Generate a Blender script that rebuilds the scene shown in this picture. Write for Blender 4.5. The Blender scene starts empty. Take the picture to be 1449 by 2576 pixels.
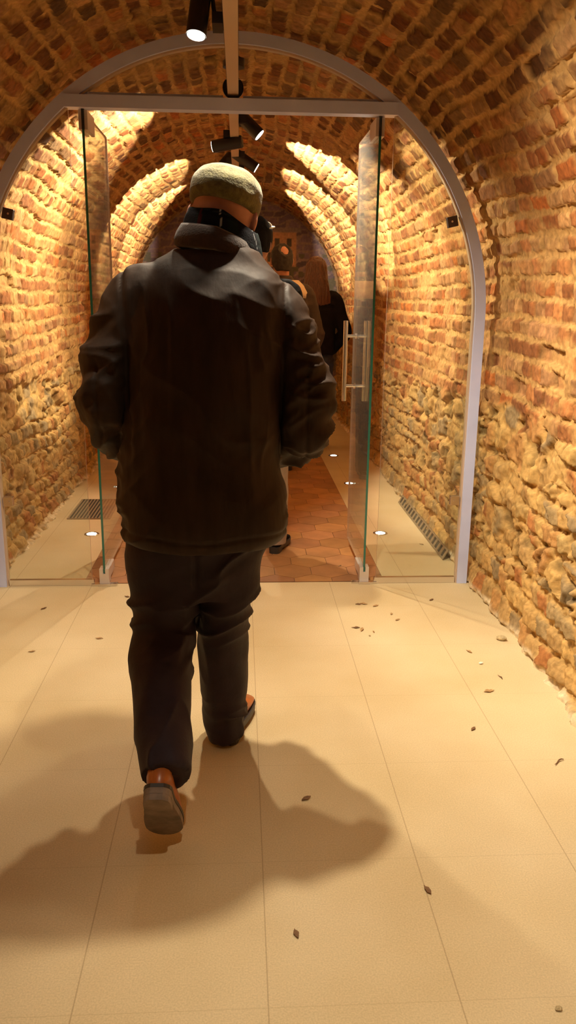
import bpy, bmesh, math, random
import numpy as np
from mathutils import Vector, Matrix

random.seed(7)
rng = np.random.default_rng(11)
SC = bpy.context.scene
COL = SC.collection

# ------------------------------------------------------------------ camera, world, exposure
F_PX, PITCH, YAW, ROLL, CAM_X, CAM_H = 2058.3, 0.25753, 0.060325, 0.012185, 0.026, 1.45
c, s = math.cos(YAW), math.sin(YAW)
fw = Vector((s * math.cos(PITCH), c * math.cos(PITCH), -math.sin(PITCH)))
rt = Vector((c, -s, 0)); up = rt.cross(fw)
rt2 = rt * math.cos(ROLL) + up * math.sin(ROLL)
up2 = up * math.cos(ROLL) - rt * math.sin(ROLL)
cd = bpy.data.cameras.new('camera'); cam = bpy.data.objects.new('camera', cd); COL.objects.link(cam)
M = Matrix((rt2, up2, -fw)).transposed().to_4x4(); M.translation = Vector((CAM_X, 0, CAM_H))
cam.matrix_world = M
cd.sensor_fit = 'VERTICAL'; cd.sensor_height = 36.0; cd.lens = F_PX / 2576 * 36.0; cd.clip_start = 0.02
SC.camera = cam
SC.view_settings.view_transform = 'Standard'; SC.view_settings.look = 'None'
SC.view_settings.gamma = 1.0; SC.view_settings.use_curve_mapping = False
SC.view_settings.exposure = 0.12
W = bpy.data.worlds.new('world'); SC.world = W; W.use_nodes = True
W.node_tree.nodes['Background'].inputs[0].default_value = (1, .8, .55, 1)
W.node_tree.nodes['Background'].inputs[1].default_value = 0.02
LAMP_COL = (1.0, 0.86, 0.64)
DOOR_Y = 4.035

# track spotlights: (x of lens, y, z, aim, half angle, watts, blend, label)
SPOTS = [
    (-.115, 3.05, 2.29, (-.13, -.24, -.96), 54, 65, .5, 'black cylinder spotlight hanging left of the track in front of the glass partition'),
    (.15, 2.50, 2.27, (.28, .02, -1), 60, 150, .6, 'black spotlight above the man in the olive cap, right of the track'),
    (-.12, 2.50, 2.27, (-.12, .15, -1), 66, 16, .35, 'black spotlight above the man in the olive cap, left of the track'),
    (.12, 2.10, 2.27, (1.0, .60, -1.0), 42, 155, .8, 'black spotlight on the track turned to the right wall before the partition'),
    (-.12, 1.95, 2.27, (-1.0, .55, -.90), 41, 115, .8, 'black spotlight on the track turned to the left wall before the partition'),
    (.12, .75, 2.27, (.35, .05, -1), 46, 85, .6, 'black spotlight over the floor at the near end of the track'),
    (.130, 4.66, 2.27, (.80, -.10, -.75), 48, 150, .35, 'black spotlight right of the track just behind the transom'),
    (-.120, 5.08, 2.275, (-.93, .20, -.14), 50, 290, .10, 'black spotlight left of the track just behind the transom'),
    (.135, 5.74, 2.26, (.92, .0, -.58), 42, 210, .3, 'small black spotlight pointing right, above the cap of the man'),
    (-.12, 5.95, 2.26, (-.75, -.70, -.95), 46, 130, .5, 'added black fill spotlight left of the track, hidden behind the cap of the man'),  # added lamp, out of sight behind the cap, brightens the lower left wall and floor
    (.10, 6.35, 2.27, (.92, .37, .09), 38, 330, .12, 'black spotlight right of the track, behind the cap of the man'),
    (-.12, 7.00, 2.26, (-.70, .70, 0), 32, 350, .12, 'black spotlight left of the track beyond the second pair'),
    (.12, 7.40, 2.26, (.70, .70, 0), 31, 350, .12, 'black spotlight right of the track above the woman with auburn hair'),
    (-.12, 8.45, 2.26, (-.80, .50, 0), 29, 310, .12, 'black spotlight left of the track towards the far mural'),
    (.12, 8.70, 2.26, (.80, .50, 0), 29, 310, .12, 'black spotlight right of the track towards the far mural'),
]

# ------------------------------------------------------------------ helpers
def tag(o, label=None, cat=None, group=None, kind=None):
    if label: o['label'] = label
    if cat: o['category'] = cat
    if group: o['group'] = group
    if kind: o['kind'] = kind
    return o

def empty(name, loc=(0, 0, 0), rz=0.0):
    o = bpy.data.objects.new(name, None); COL.objects.link(o); o.location = loc; o.rotation_euler = (0, 0, rz)
    o.empty_display_size = .1
    return o

def link(name, me, mat=None, parent=None, smooth=False):
    o = bpy.data.objects.new(name, me); COL.objects.link(o)
    if mat:
        me.materials.clear(); me.materials.append(mat)
    if smooth:
        me.polygons.foreach_set('use_smooth', np.ones(len(me.polygons), bool))
    if parent: o.parent = parent
    return o

def obj(name, bm, mat, parent=None, smooth=False, bevel=0.0):
    if bevel > 0:
        bmesh.ops.bevel(bm, geom=[e for e in bm.edges if e.is_manifold and e.calc_face_angle(0) > .6], offset=bevel, segments=2, affect='EDGES', profile=.5)
    bmesh.ops.recalc_face_normals(bm, faces=bm.faces)
    me = bpy.data.meshes.new(name); bm.to_mesh(me); bm.free()
    return link(name, me, mat, parent, smooth)

def box(bm, x0, x1, y0, y1, z0, z1, mi=0):
    vs = [bm.verts.new((x, y, z)) for x in (x0, x1) for y in (y0, y1) for z in (z0, z1)]
    for f in ((0, 1, 3, 2), (4, 6, 7, 5), (0, 4, 5, 1), (2, 3, 7, 6), (0, 2, 6, 4), (1, 5, 7, 3)):
        fc = bm.faces.new([vs[i] for i in f]); fc.material_index = mi
    return bm

def frames(P):
    P = [Vector(p) for p in P]; out = []; prev = None
    for i, p in enumerate(P):
        t = (P[min(i + 1, len(P) - 1)] - P[max(i - 1, 0)]).normalized()
        if prev is None:
            a = Vector((1, 0, 0)) if abs(t.x) < .9 else Vector((0, 1, 0))
            u = (a - t * a.dot(t)).normalized()
        else:
            u = (prev - t * prev.dot(t)).normalized()
        prev = u; out.append((p, u, t.cross(u)))
    return out

def rings(bm, R, cap=True, closed=False):
    """loft a list of rings (each a list of points)"""
    V = [[bm.verts.new(p) for p in r] for r in R]
    n = len(V[0]); m = len(V)
    for i in range(m if closed else m - 1):
        a, b = V[i], V[(i + 1) % m]
        for k in range(n):
            bm.faces.new((a[k], a[(k + 1) % n], b[(k + 1) % n], b[k]))
    if cap and not closed:
        bm.faces.new(V[0][::-1]); bm.faces.new(V[-1])
    return bm

def tube(bm, P, r, n=14, cap=True):
    """tube along points; r scalar or list, each scalar or (ru, rv)"""
    fr = frames(P); R = []
    for i, (p, u, v) in enumerate(fr):
        q = r[i] if isinstance(r, (list, tuple)) else r
        ru, rv = q if isinstance(q, (list, tuple)) else (q, q)
        R.append([p + u * (ru * math.cos(2 * math.pi * k / n)) + v * (rv * math.sin(2 * math.pi * k / n)) for k in range(n)])
    return rings(bm, R, cap)

def spline(P, r, m=5):
    """Catmull-Rom densify points and radii"""
    P = [np.array(p, float) for p in P]; r = [np.array(q if isinstance(q, (tuple, list)) else (q, q), float) for q in r]
    def cr(a, b, c_, d, t): return .5 * (2 * b + (c_ - a) * t + (2 * a - 5 * b + 4 * c_ - d) * t * t + (3 * b - a - 3 * c_ + d) * t ** 3)
    OP, OR = [], []
    for i in range(len(P) - 1):
        j = [max(i - 1, 0), i, i + 1, min(i + 2, len(P) - 1)]
        for k in range(m):
            t = k / m
            OP.append(tuple(cr(*[P[q] for q in j], t))); OR.append(tuple(np.maximum(cr(*[r[q] for q in j], t), .002)))
    OP.append(tuple(P[-1])); OR.append(tuple(r[-1]))
    return OP, OR

def stube(bm, P, r, n=18, m=5):
    P, r = spline(P, r, m); return tube(bm, P, r, n)

def loft_z(bm, S, n=36, p=2.4, m=5, tilt=None):
    """horizontal superellipse sections (z, cx, rx, cy, ry)"""
    A = np.array(S, float); out = []
    P, R = spline([(a[1], a[3], a[0]) for a in A], [(a[2], a[4]) for a in A], m)
    for (x, y, z), (rx, ry) in zip(P, R):
        r = []
        for k in range(n):
            t = 2 * math.pi * k / n; ct, st = math.cos(t), math.sin(t)
            r.append((x + rx * math.copysign(abs(ct) ** (2 / p), ct), y + ry * math.copysign(abs(st) ** (2 / p), st), z))
        out.append(r)
    return rings(bm, out)

def ellipsoid(bm, cen, rad, rot=None, nu=20, nv=12):
    R = []
    for i in range(1, nv):
        a = math.pi * i / nv
        R.append([(rad[0] * math.sin(a) * math.cos(2 * math.pi * k / nu), rad[1] * math.sin(a) * math.sin(2 * math.pi * k / nu), -rad[2] * math.cos(a)) for k in range(nu)])
    mt = (rot or Matrix.Identity(3))
    R = [[mt @ Vector(p) + Vector(cen) for p in r] for r in R]
    return rings(bm, R)

def cyl(bm, p0, p1, r, n=20):
    return tube(bm, [p0, p1], r, n)

def get_co(me):
    a = np.empty(len(me.vertices) * 3, np.float32); me.vertices.foreach_get('co', a); return a.reshape(-1, 3)

def get_no(me):
    a = np.empty(len(me.vertices) * 3, np.float32); me.vertex_normals.foreach_get('vector', a); return a.reshape(-1, 3)

def set_co(me, co):
    me.vertices.foreach_set('co', np.ascontiguousarray(co, np.float32).ravel()); me.update()

def fuse(name, bm, mat, parent=None, voxel=.007, smooth=4, disp=None, factor=.5):
    """union of the closed lofts in bm as one continuous skin, smoothed, then displaced"""
    bmesh.ops.recalc_face_normals(bm, faces=bm.faces)
    me = bpy.data.meshes.new(name + '_raw'); bm.to_mesh(me); bm.free()
    t = bpy.data.objects.new('tmp', me); COL.objects.link(t)
    md = t.modifiers.new('r', 'REMESH'); md.mode = 'VOXEL'; md.voxel_size = voxel
    if smooth:
        ms = t.modifiers.new('s', 'SMOOTH'); ms.factor = factor; ms.iterations = smooth
    dg = bpy.context.evaluated_depsgraph_get(); dg.update()
    m2 = bpy.data.meshes.new_from_object(t.evaluated_get(dg))
    bpy.data.objects.remove(t); bpy.data.meshes.remove(me)
    m2.name = name
    if disp:
        co, no = get_co(m2), get_no(m2)
        set_co(m2, co + no * disp(co, no)[:, None].astype(np.float32))
    return link(name, m2, mat, parent, True)

def col_attr(me, col, name='tint'):
    a = me.color_attributes.new(name, 'FLOAT_COLOR', 'POINT')
    rgba = np.ones((len(col), 4), np.float32); rgba[:, :3] = col
    a.data.foreach_set('color', rgba.ravel())

# ---- numpy value noise
def h2(i, j, k=0):
    i = np.asarray(i).astype(np.int64); j = np.asarray(j).astype(np.int64); k = np.asarray(k).astype(np.int64)
    n = (i * 374761393 + j * 668265263 + k * 2147483647 * 3 + 12345) & 0xFFFFFFFF
    n = ((n ^ (n >> 13)) * 1274126177) & 0xFFFFFFFF
    n = ((n ^ (n >> 16)) * 2246822519) & 0xFFFFFFFF
    return ((n ^ (n >> 15)) & 0xFFFFFF).astype(np.float32) / np.float32(0xFFFFFF)

def sm(t): return t * t * (3 - 2 * t)
def ss(a, b, x):
    t = np.clip((x - a) / (b - a), 0, 1); return t * t * (3 - 2 * t)

def n2(x, y, seed=0):
    i, j = np.floor(x), np.floor(y); u, v = sm(x - i), sm(y - j)
    return ((h2(i, j, seed) * (1 - u) + h2(i + 1, j, seed) * u) * (1 - v) + (h2(i, j + 1, seed) * (1 - u) + h2(i + 1, j + 1, seed) * u) * v)

def n3(P, f, seed=0):
    P = np.asarray(P, np.float32) * np.asarray(f, np.float32); k = np.floor(P[:, 2]); w = sm(P[:, 2] - k)
    i, j = np.floor(P[:, 0]), np.floor(P[:, 1]); u, v = sm(P[:, 0] - i), sm(P[:, 1] - j)
    r = 0
    for dk, wk in ((0, 1 - w), (1, w)):
        q = k + dk + seed * 17
        r = r + wk * ((h2(i, j, q) * (1 - u) + h2(i + 1, j, q) * u) * (1 - v) + (h2(i, j + 1, q) * (1 - u) + h2(i + 1, j + 1, q) * u) * v)
    return r

def ridge(P, f, seed=0): return 1 - np.abs(2 * n3(P, f, seed) - 1)

# ------------------------------------------------------------------ materials
def mat(name, col, rough=.6, metal=0.0, nscale=0, nvar=.2, bump=0.0, bscale=60, spec=.5, attr=None, stretch=None, sheen=0, emit=None):
    m = bpy.data.materials.new(name); m.use_nodes = True
    nt = m.node_tree; N, L = nt.nodes, nt.links; b = N['Principled BSDF']
    b.inputs['Base Color'].default_value = (*col, 1); b.inputs['Roughness'].default_value = rough
    b.inputs['Metallic'].default_value = metal; b.inputs['Specular IOR Level'].default_value = spec
    if sheen:
        b.inputs['Sheen Weight'].default_value = sheen
    tc = N.new('ShaderNodeTexCoord'); vec = tc.outputs['Object']
    if stretch:
        mp = N.new('ShaderNodeMapping'); mp.inputs['Scale'].default_value = stretch; L.new(vec, mp.inputs[0]); vec = mp.outputs[0]
    src = None
    if attr:
        at = N.new('ShaderNodeAttribute'); at.attribute_name = attr; src = at.outputs['Color']
    if nscale:
        nz = N.new('ShaderNodeTexNoise'); nz.inputs['Scale'].default_value = nscale; nz.inputs['Detail'].default_value = 6; L.new(vec, nz.inputs['Vector'])
        mr = N.new('ShaderNodeMapRange'); mr.inputs[1].default_value = .3; mr.inputs[2].default_value = .7
        mr.inputs[3].default_value = 1 - nvar; mr.inputs[4].default_value = 1 + nvar; L.new(nz.outputs[0], mr.inputs[0])
        mx = N.new('ShaderNodeMix'); mx.data_type = 'RGBA'; mx.blend_type = 'MULTIPLY'; mx.inputs[0].default_value = 1
        if src: L.new(src, mx.inputs[6])
        else: mx.inputs[6].default_value = (*col, 1)
        L.new(mr.outputs[0], mx.inputs[7]); src = mx.outputs[2]
    if src: L.new(src, b.inputs['Base Color'])
    if bump:
        nb = N.new('ShaderNodeTexNoise'); nb.inputs['Scale'].default_value = bscale; nb.inputs['Detail'].default_value = 5; L.new(vec, nb.inputs['Vector'])
        bp = N.new('ShaderNodeBump'); bp.inputs['Strength'].default_value = bump; bp.inputs['Distance'].default_value = .006
        L.new(nb.outputs[0], bp.inputs['Height']); L.new(bp.outputs[0], b.inputs['Normal'])
    if emit:
        b.inputs['Emission Color'].default_value = (*emit[0], 1); b.inputs['Emission Strength'].default_value = emit[1]
    return m

def glass_mat():
    m = bpy.data.materials.new('clear_glass'); m.use_nodes = True
    nt = m.node_tree; N, L = nt.nodes, nt.links; N.remove(N['Principled BSDF'])
    out = N['Material Output']; tr = N.new('ShaderNodeBsdfTransparent'); gl = N.new('ShaderNodeBsdfGlossy'); mx = N.new('ShaderNodeMixShader'); lw = N.new('ShaderNodeLayerWeight'); lw.inputs[0].default_value = .5
    pw = N.new('ShaderNodeMath'); pw.operation = 'POWER'; pw.inputs[1].default_value = 4.5; L.new(lw.outputs['Facing'], pw.inputs[0])
    fr = N.new('ShaderNodeMath'); fr.operation = 'MULTIPLY_ADD'; fr.inputs[1].default_value = .90; fr.inputs[2].default_value = .04; L.new(pw.outputs[0], fr.inputs[0])
    tr.inputs[0].default_value = (.95, .97, .955, 1); gl.inputs['Roughness'].default_value = .004; gl.inputs[0].default_value = (.95, 1, .97, 1)
    L.new(fr.outputs[0], mx.inputs[0]); L.new(tr.outputs[0], mx.inputs[1]); L.new(gl.outputs[0], mx.inputs[2]); df = N.new('ShaderNodeBsdfDiffuse'); df.inputs[0].default_value = (.7, .72, .68, 1); m2 = N.new('ShaderNodeMixShader')
    hz = N.new('ShaderNodeMath'); hz.operation = 'MULTIPLY_ADD'; hz.inputs[1].default_value = .045; hz.inputs[2].default_value = .010; L.new(pw.outputs[0], hz.inputs[0])
    L.new(hz.outputs[0], m2.inputs[0]); L.new(mx.outputs[0], m2.inputs[1]); L.new(df.outputs[0], m2.inputs[2]); L.new(m2.outputs[0], out.inputs[0])
    return m

MT = {
    'wall': mat('old_masonry', (.5, .3, .15), .92, nscale=45, nvar=.26, bump=.35, bscale=110, spec=.2, attr='tint'),
    'hex': mat('terracotta_hex_tile', (.4, .2, .08), .55, nscale=9, nvar=.18, bump=.05, bscale=90, attr='tint', spec=.35),
    'mural': mat('printed_mural', (.3, .2, .2), .7, nscale=40, nvar=.2, attr='tint'),
    'alu': mat('anodised_aluminium', (.60, .67, 1.0), .34, .2, nscale=8, nvar=.04),
    'patch': mat('satin_fitting', (.62, .54, .48), .35, .35),
    'pedge': mat('pale_glass_edge', (.62, .44, .33), .25),
    'steel': mat('brushed_steel', (.78, .75, .74), .24, 1.0),
    'dark': mat('dark_gasket', (.02, .018, .016), .6),
    'black': mat('black_lamp_metal', (.012, .011, .012), .42),
    'track': mat('warm_grey_track', (.55, .40, .28), .42, .15),
    'lens': mat('lit_lens', (1, 1, 1), .4, emit=((1, .93, .78), 14)),
    'flens': mat('lit_floor_lens', (1, 1, 1), .4, emit=((1, .95, .8), 7)),
    'glass': glass_mat(),
    'gedge': mat('green_glass_edge', (.015, .12, .085), .15, spec=.7),
    'clip': mat('dark_bronze_clip', (.10, .075, .075), .4, .6),
    'skin': mat('skin', (.55, .27, .22), .55, nscale=30, nvar=.10, bump=.05, bscale=220),
    'skin_dark': mat('ruddy_skin', (.36, .15, .09), .55, nscale=30, nvar=.12),
    'eye': mat('eyeball', (.6, .58, .52), .2),
    'jacket': mat('waxed_brown_cotton', (.036, .0215, .0145), .62, nscale=12, nvar=.28, bump=.12, bscale=35, stretch=(2.2, 2.2, .5), spec=.2),
    'cord': mat('brown_corduroy', (.034, .017, .010), .85, nscale=60, nvar=.25, bump=.3, bscale=160, sheen=.2),
    'trouser': mat('dark_plum_cotton', (.026, .016, .023), .7, nscale=18, nvar=.2, bump=.12, bscale=120, spec=.3),
    'cap': mat('olive_tweed', (.135, .115, .032), .9, nscale=70, nvar=.35, bump=.4, bscale=190, sheen=.15),
    'tartan': mat('tartan_wool', (.02, .02, .02), .9, attr='tint', bump=.25, bscale=250, spec=.12),
    'tan_leather': mat('tan_leather', (.42, .115, .022), .32, nscale=14, nvar=.2),
    'sole': mat('worn_rubber_sole', (.21, .155, .115), .7, nscale=30, nvar=.25, bump=.2, bscale=120),
    'edge_sole': mat('black_sole_edge', (.035, .028, .024), .5),
    'blk': mat('black_wool', (.010, .0085, .0085), .9, spec=.12, nscale=20, nvar=.3, bump=.2, bscale=80),
    'brn': mat('dark_brown_cloth', (.035, .02, .014), .8, nscale=20, nvar=.3, bump=.15),
    'cream': mat('cream_fleece', (.62, .50, .36), .9, bump=.4, bscale=90),
    'beige': mat('beige_chino', (.36, .27, .20), .8, nscale=20, nvar=.1),
    'jean': mat('blue_denim', (.035, .045, .07), .8, nscale=40, nvar=.25),
    'hair_red': mat('auburn_hair', (.085, .026, .009), .42, nscale=60, nvar=.5, bump=.5, bscale=70, stretch=(3, 3, .12)),
    'hair_dark': mat('dark_hair', (.016, .010, .007), .8, nscale=50, nvar=.4, bump=.3, bscale=120),
    'grate': mat('grate_metal', (.30, .22, .13), .5, .3),
    'pit': mat('grate_pit', (.03, .02, .012), .9),
    'leaf': mat('dry_leaf', (.20, .10, .04), .8, nscale=60, nvar=.4),
    'leaf_pale': mat('pale_dry_leaf', (.42, .25, .10), .8, nscale=60, nvar=.3),
    'stone': mat('pale_chip', (.5, .38, .2), .9, nscale=60, nvar=.3, bump=.4),
    'white': mat('white_chip', (.8, .74, .62), .8),
}

def floor_mat():
    """pale stone slabs with hairline joints, in object coordinates"""
    m = bpy.data.materials.new('beige_stone_slabs'); m.use_nodes = True
    nt = m.node_tree; N, L = nt.nodes, nt.links; b = N['Principled BSDF']
    b.inputs['Roughness'].default_value = .62; b.inputs['Specular IOR Level'].default_value = .3
    tc = N.new('ShaderNodeTexCoord'); sep = N.new('ShaderNodeSeparateXYZ'); L.new(tc.outputs['Object'], sep.inputs[0])
    def math_(op, a, b_=None):
        n = N.new('ShaderNodeMath'); n.operation = op
        for i, q in enumerate((a, b_)):
            if q is None: continue
            if isinstance(q, (int, float)): n.inputs[i].default_value = q
            else: L.new(q, n.inputs[i])
        return n.outputs[0]
    def line(co, off, per, w):
        t = math_('FRACT', math_('DIVIDE', math_('SUBTRACT', co, off), per))
        d = math_('MULTIPLY', math_('MINIMUM', t, math_('SUBTRACT', 1.0, t)), per)
        mr = N.new('ShaderNodeMapRange'); mr.interpolation_type = 'SMOOTHSTEP'; mr.inputs[1].default_value = w * .4; mr.inputs[2].default_value = w
        mr.inputs[3].default_value = 1; mr.inputs[4].default_value = 0; L.new(d, mr.inputs[0]); return mr.outputs[0]
    lx = line(sep.outputs[0], .082, .41, .0022); ly = line(sep.outputs[1], .02, .46, .0020)
    j = math_('MAXIMUM', lx, math_('MULTIPLY', ly, .35))
    def noise(sc, det=5):
        n = N.new('ShaderNodeTexNoise'); n.inputs['Scale'].default_value = sc; n.inputs['Detail'].default_value = det; L.new(tc.outputs['Object'], n.inputs['Vector']); return n.outputs[0]
    big, fine = noise(1.7, 4), noise(230, 2)
    cr = N.new('ShaderNodeValToRGB'); cr.color_ramp.elements[0].position = .32; cr.color_ramp.elements[1].position = .70
    cr.color_ramp.elements[0].color = (.55, .415, .222, 1); cr.color_ramp.elements[1].color = (.66, .525, .32, 1); L.new(big, cr.inputs[0])
    mr = N.new('ShaderNodeMapRange'); mr.inputs[1].default_value = .3; mr.inputs[2].default_value = .7; mr.inputs[3].default_value = .90; mr.inputs[4].default_value = 1.10; L.new(fine, mr.inputs[0])
    mx = N.new('ShaderNodeMix'); mx.data_type = 'RGBA'; mx.blend_type = 'MULTIPLY'; mx.inputs[0].default_value = 1
    L.new(cr.outputs[0], mx.inputs[6]); L.new(mr.outputs[0], mx.inputs[7])
    jm = N.new('ShaderNodeMix'); jm.data_type = 'RGBA'; L.new(math_('MULTIPLY', j, .42), jm.inputs[0]); L.new(mx.outputs[2], jm.inputs[6]); jm.inputs[7].default_value = (.22, .13, .06, 1)
    L.new(jm.outputs[2], b.inputs['Base Color'])
    bp = N.new('ShaderNodeBump'); bp.inputs['Strength'].default_value = .12; bp.inputs['Distance'].default_value = .004; L.new(fine, bp.inputs['Height']); L.new(bp.outputs[0], b.inputs['Normal'])
    return m
MT['floor'] = floor_mat()

# ------------------------------------------------------------------ the tunnel shell
R_V, Z_S, X_W, Y_END = 1.262, 1.36, 1.25, 10.45
def seg(a, b, st): return np.arange(a, b, st)
ys = np.concatenate([seg(-2.6, 1.5, .06), seg(1.5, 4.3, .0062), seg(4.3, 6.6, .0095), seg(6.6, Y_END, .015), [Y_END]])
STEP = .0072
n_w = int(Z_S / STEP); n_c = int(math.pi * R_V / STEP)
hs = np.linspace(0, Z_S, n_w + 1); ths = np.linspace(math.pi, 0, n_c + 1)
px = np.concatenate([-X_W * np.ones(n_w), R_V * np.cos(ths), X_W * np.ones(n_w)])
pz = np.concatenate([hs[:-1], Z_S + R_V * np.sin(ths), hs[::-1][1:]])
nx = np.concatenate([np.ones(n_w), -np.cos(ths), -np.ones(n_w)])
nz = np.concatenate([np.zeros(n_w), -np.sin(ths), np.zeros(n_w)])
L_arc = math.pi * R_V
hh = np.concatenate([hs[:-1], Z_S + (math.pi - ths) * R_V, Z_S + L_arc + (Z_S - hs[::-1][1:])])   # length along the profile
TOT = hh[-1]
side_h = np.minimum(hh, TOT - hh)                                                                   # height up from the nearer floor edge
Yg, Hg = np.meshgrid(ys.astype(np.float32), hh.astype(np.float32), indexing='ij')
SH = np.broadcast_to(side_h.astype(np.float32), Yg.shape)
right = (Hg > TOT / 2)

def masonry(Y, Hh, SH, right):
    sd = right.astype(np.int64) * 57
    # --- brick courses
    wob = (n2(Y * 1.3, Hh * 1.1, 1) - .5) * .05 + (n2(Y * 4, Hh * 4, 2) - .5) * .018
    pit = .086
    u = (Hh + wob) / pit
    i = np.floor(u); fu = u - i
    ln = .100 + .05 * h2(i, 5) + .10 * (h2(i, 9) > .76)
    v = (Y + (n2(Y * 3.2, i * 3.7, 3) - .5) * .05) / ln + h2(i, 3) * 7
    j = np.floor(v); fv = v - j
    jl = (h2(i, j, 4) - .5) * .36; jr = (h2(i, j + 1, 4) - .5) * .36
    nib = (n2(Y * 55, Hh * 55, 6) - .5) * .009 + (n2(Y * 90, Hh * 90, 7) - .5) * .003 + (n2(Y * 22, Hh * 22, 8) - .5) * .012
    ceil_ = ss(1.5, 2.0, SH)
    du = np.minimum(fu, 1 - fu) * pit; dv = np.minimum(fv - jl * .5, 1 + jr * .5 - fv) * ln
    slant = (h2(i, j, 25) - .5) * .22 * (fu - .5) * ln
    dv = np.minimum(fv * ln - jl * .5 * ln + slant, (1 + jr * .5 - fv) * ln - slant)
    mh = .009 + .007 * h2(i, 11); mv = .0035 + .004 * h2(i, j, 11) + .004 * ceil_
    bh = ss(-.001, .0055, du - mh + nib); bv = ss(-.001, .0055, dv - mv + nib * .7)
    rc = ss(.0, .016, np.minimum(du - mh, dv - mv) + .010 + nib * .5)
    br = bh * bv
    gone = h2(i, j, 12)
    proud = .010 + .013 * h2(i, j, 13) - .026 * (gone > .955)
    tilt = (h2(i, j, 14) - .5) * .014 * (fv - .5) + (h2(i, j, 15) - .5) * .018 * (fu - .5)
    rough = (n2(Y * 48, Hh * 48, 16) - .5) * .006 + (n2(Y * 85, Hh * 85, 17) - .5) * .0022
    bed = .002 + .014 * n2(Y * 7, Hh * 3, 26) * (1 - .5 * ceil_)
    joint = -.012 + .010 * ceil_ + .016 * ss(.5, .7, n2(Y * 9, Hh * 9, 27))
    bz = bh * (bv * (proud * (.55 + .45 * rc) + tilt) + (1 - bv) * joint) + (1 - bh) * bed + rough + (n2(Y * 2.2, Hh * 2.2, 18) - .5) * .032
    t = h2(i, j, 19); t2 = h2(i, j, 20)
    pal = np.array([(.34, .145, .060), (.40, .185, .080), (.42, .20, .085), (.44, .25, .12), (.30, .135, .065), (.50, .31, .16), (.45, .165, .055), (.38, .22, .12)], np.float32)
    ci = np.clip((t * 8).astype(int), 0, 7); bc = pal[ci] * (.78 + .42 * t2)[..., None]
    bc = bc * (.82 + .36 * n2(Y * 35, Hh * 35, 28))[..., None]
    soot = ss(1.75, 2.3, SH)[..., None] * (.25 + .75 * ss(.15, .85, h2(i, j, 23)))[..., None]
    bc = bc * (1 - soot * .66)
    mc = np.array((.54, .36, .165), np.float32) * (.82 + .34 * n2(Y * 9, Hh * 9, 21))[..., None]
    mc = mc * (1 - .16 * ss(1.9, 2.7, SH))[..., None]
    jc = bc * .35 + mc * .3
    jc = jc * (1 - ceil_)[..., None] + mc * ceil_[..., None]
    smear = ss(.60, .80, n2(Y * 6 + 9, Hh * 7, 22) + .22 * (n2(Y * 40, Hh * 40, 24) - .5)) * .8 * (1 - .25 * ceil_)
    k = (br * (1 - smear))[..., None]
    gap = (bh * (1 - bv) * (1 - smear))[..., None]
    colb = bc * k + jc * gap + mc * (1 - k - gap)
    # --- rubble of stones
    Yw = Y + (n2(Y * 5, Hh * 5, 30) - .5) * .12; Hw = Hh + (n2(Y * 5, Hh * 5, 31) - .5) * .10 + .22 * np.where(right, 1, -1) * 0
    gx, gy = .19, .135
    a, bq = Yw / gx, Hw / gy
    a = a + .5 * (np.floor(bq).astype(np.int64) % 2)
    ia, ib = np.floor(a), np.floor(bq)
    F1 = np.full(Y.shape, 9, np.float32); F2 = F1.copy(); ID = np.zeros(Y.shape, np.float32)
    for da in (-1, 0, 1):
        for db in (-1, 0, 1):
            ca, cb = ia + da, ib + db
            x = ca + .5 + (h2(ca, cb, 33) - .5) * .75; y = cb + .5 + (h2(ca, cb, 34) - .5) * .6
            dd = np.sqrt(((a - x) * 1.05) ** 2 + (bq - y) ** 2) - .18 * h2(ca, cb, 35)
            nearer = dd < F1
            F2 = np.where(nearer, F1, np.minimum(F2, dd)); ID = np.where(nearer, h2(ca, cb, 36), ID); F1 = np.where(nearer, dd, F1)
    e = (F2 - F1) + (n2(Y * 26, Hh * 26, 37) - .5) * .22 + (n2(Y * 60, Hh * 60, 38) - .5) * .10
    st = ss(.05, .36, e)
    ID2 = np.mod(ID * 7.31, 1); ID3 = np.mod(ID * 23.7, 1)
    pits = ss(.67, .80, n2(Y * 17, Hh * 17, 39) + .25 * (n2(Y * 50, Hh * 50, 40) - .5))
    rz = st * (.004 + .026 * ID2) + (n2(Y * 30, Hh * 30, 41) - .5) * .014 + (n2(Y * 75, Hh * 75, 42) - .5) * .005 + (n2(Y * 9, Hh * 9, 43) - .5) * .026 - pits * .020
    pal2 = np.array([(.52, .36, .165), (.46, .325, .16), (.38, .30, .18), (.33, .265, .175), (.48, .29, .13), (.56, .40, .18), (.42, .20, .085), (.50, .38, .19)], np.float32)
    sc = pal2[np.clip((ID3 * 8).astype(int), 0, 7)] * (.82 + .36 * n2(Y * 20, Hh * 20, 44))[..., None]
    rm = np.array((.58, .41, .185), np.float32) * (.8 + .35 * n2(Y * 12, Hh * 12, 45))[..., None]
    sm2 = ss(.52, .7, n2(Y * 5 + 3, Hh * 5, 46)) * .7
    k2 = (st * (1 - sm2))[..., None]
    colr = sc * k2 + rm * (1 - k2); colr = colr * (1 - .45 * pits[..., None])
    # --- where the rubble gives way to brick
    edge = .93 + (n2(Y * 1.1, Y * 0 + sd * .1, 50) - .5) * .22 + (n2(Y * 6, Hh * 6, 51) - .5) * .08
    mb = ss(edge - .02, edge + .02, SH)
    wv = (n2(Y * 1.6, Hh * 2.2, 52) - .5) * .10
    us = (Hh + wv) / .098; i3 = np.floor(us); f3 = us - i3
    ls = .085 + .05 * h2(i3, 80); vs = (Y + .55 * (f3 - .5) * .098) / ls + h2(i3, 81) * 5; j3 = np.floor(vs); g3 = vs - j3
    nb3 = (n2(Y * 40, Hh * 40, 82) - .5) * .016 + (n2(Y * 90, Hh * 90, 83) - .5) * .007
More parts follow.
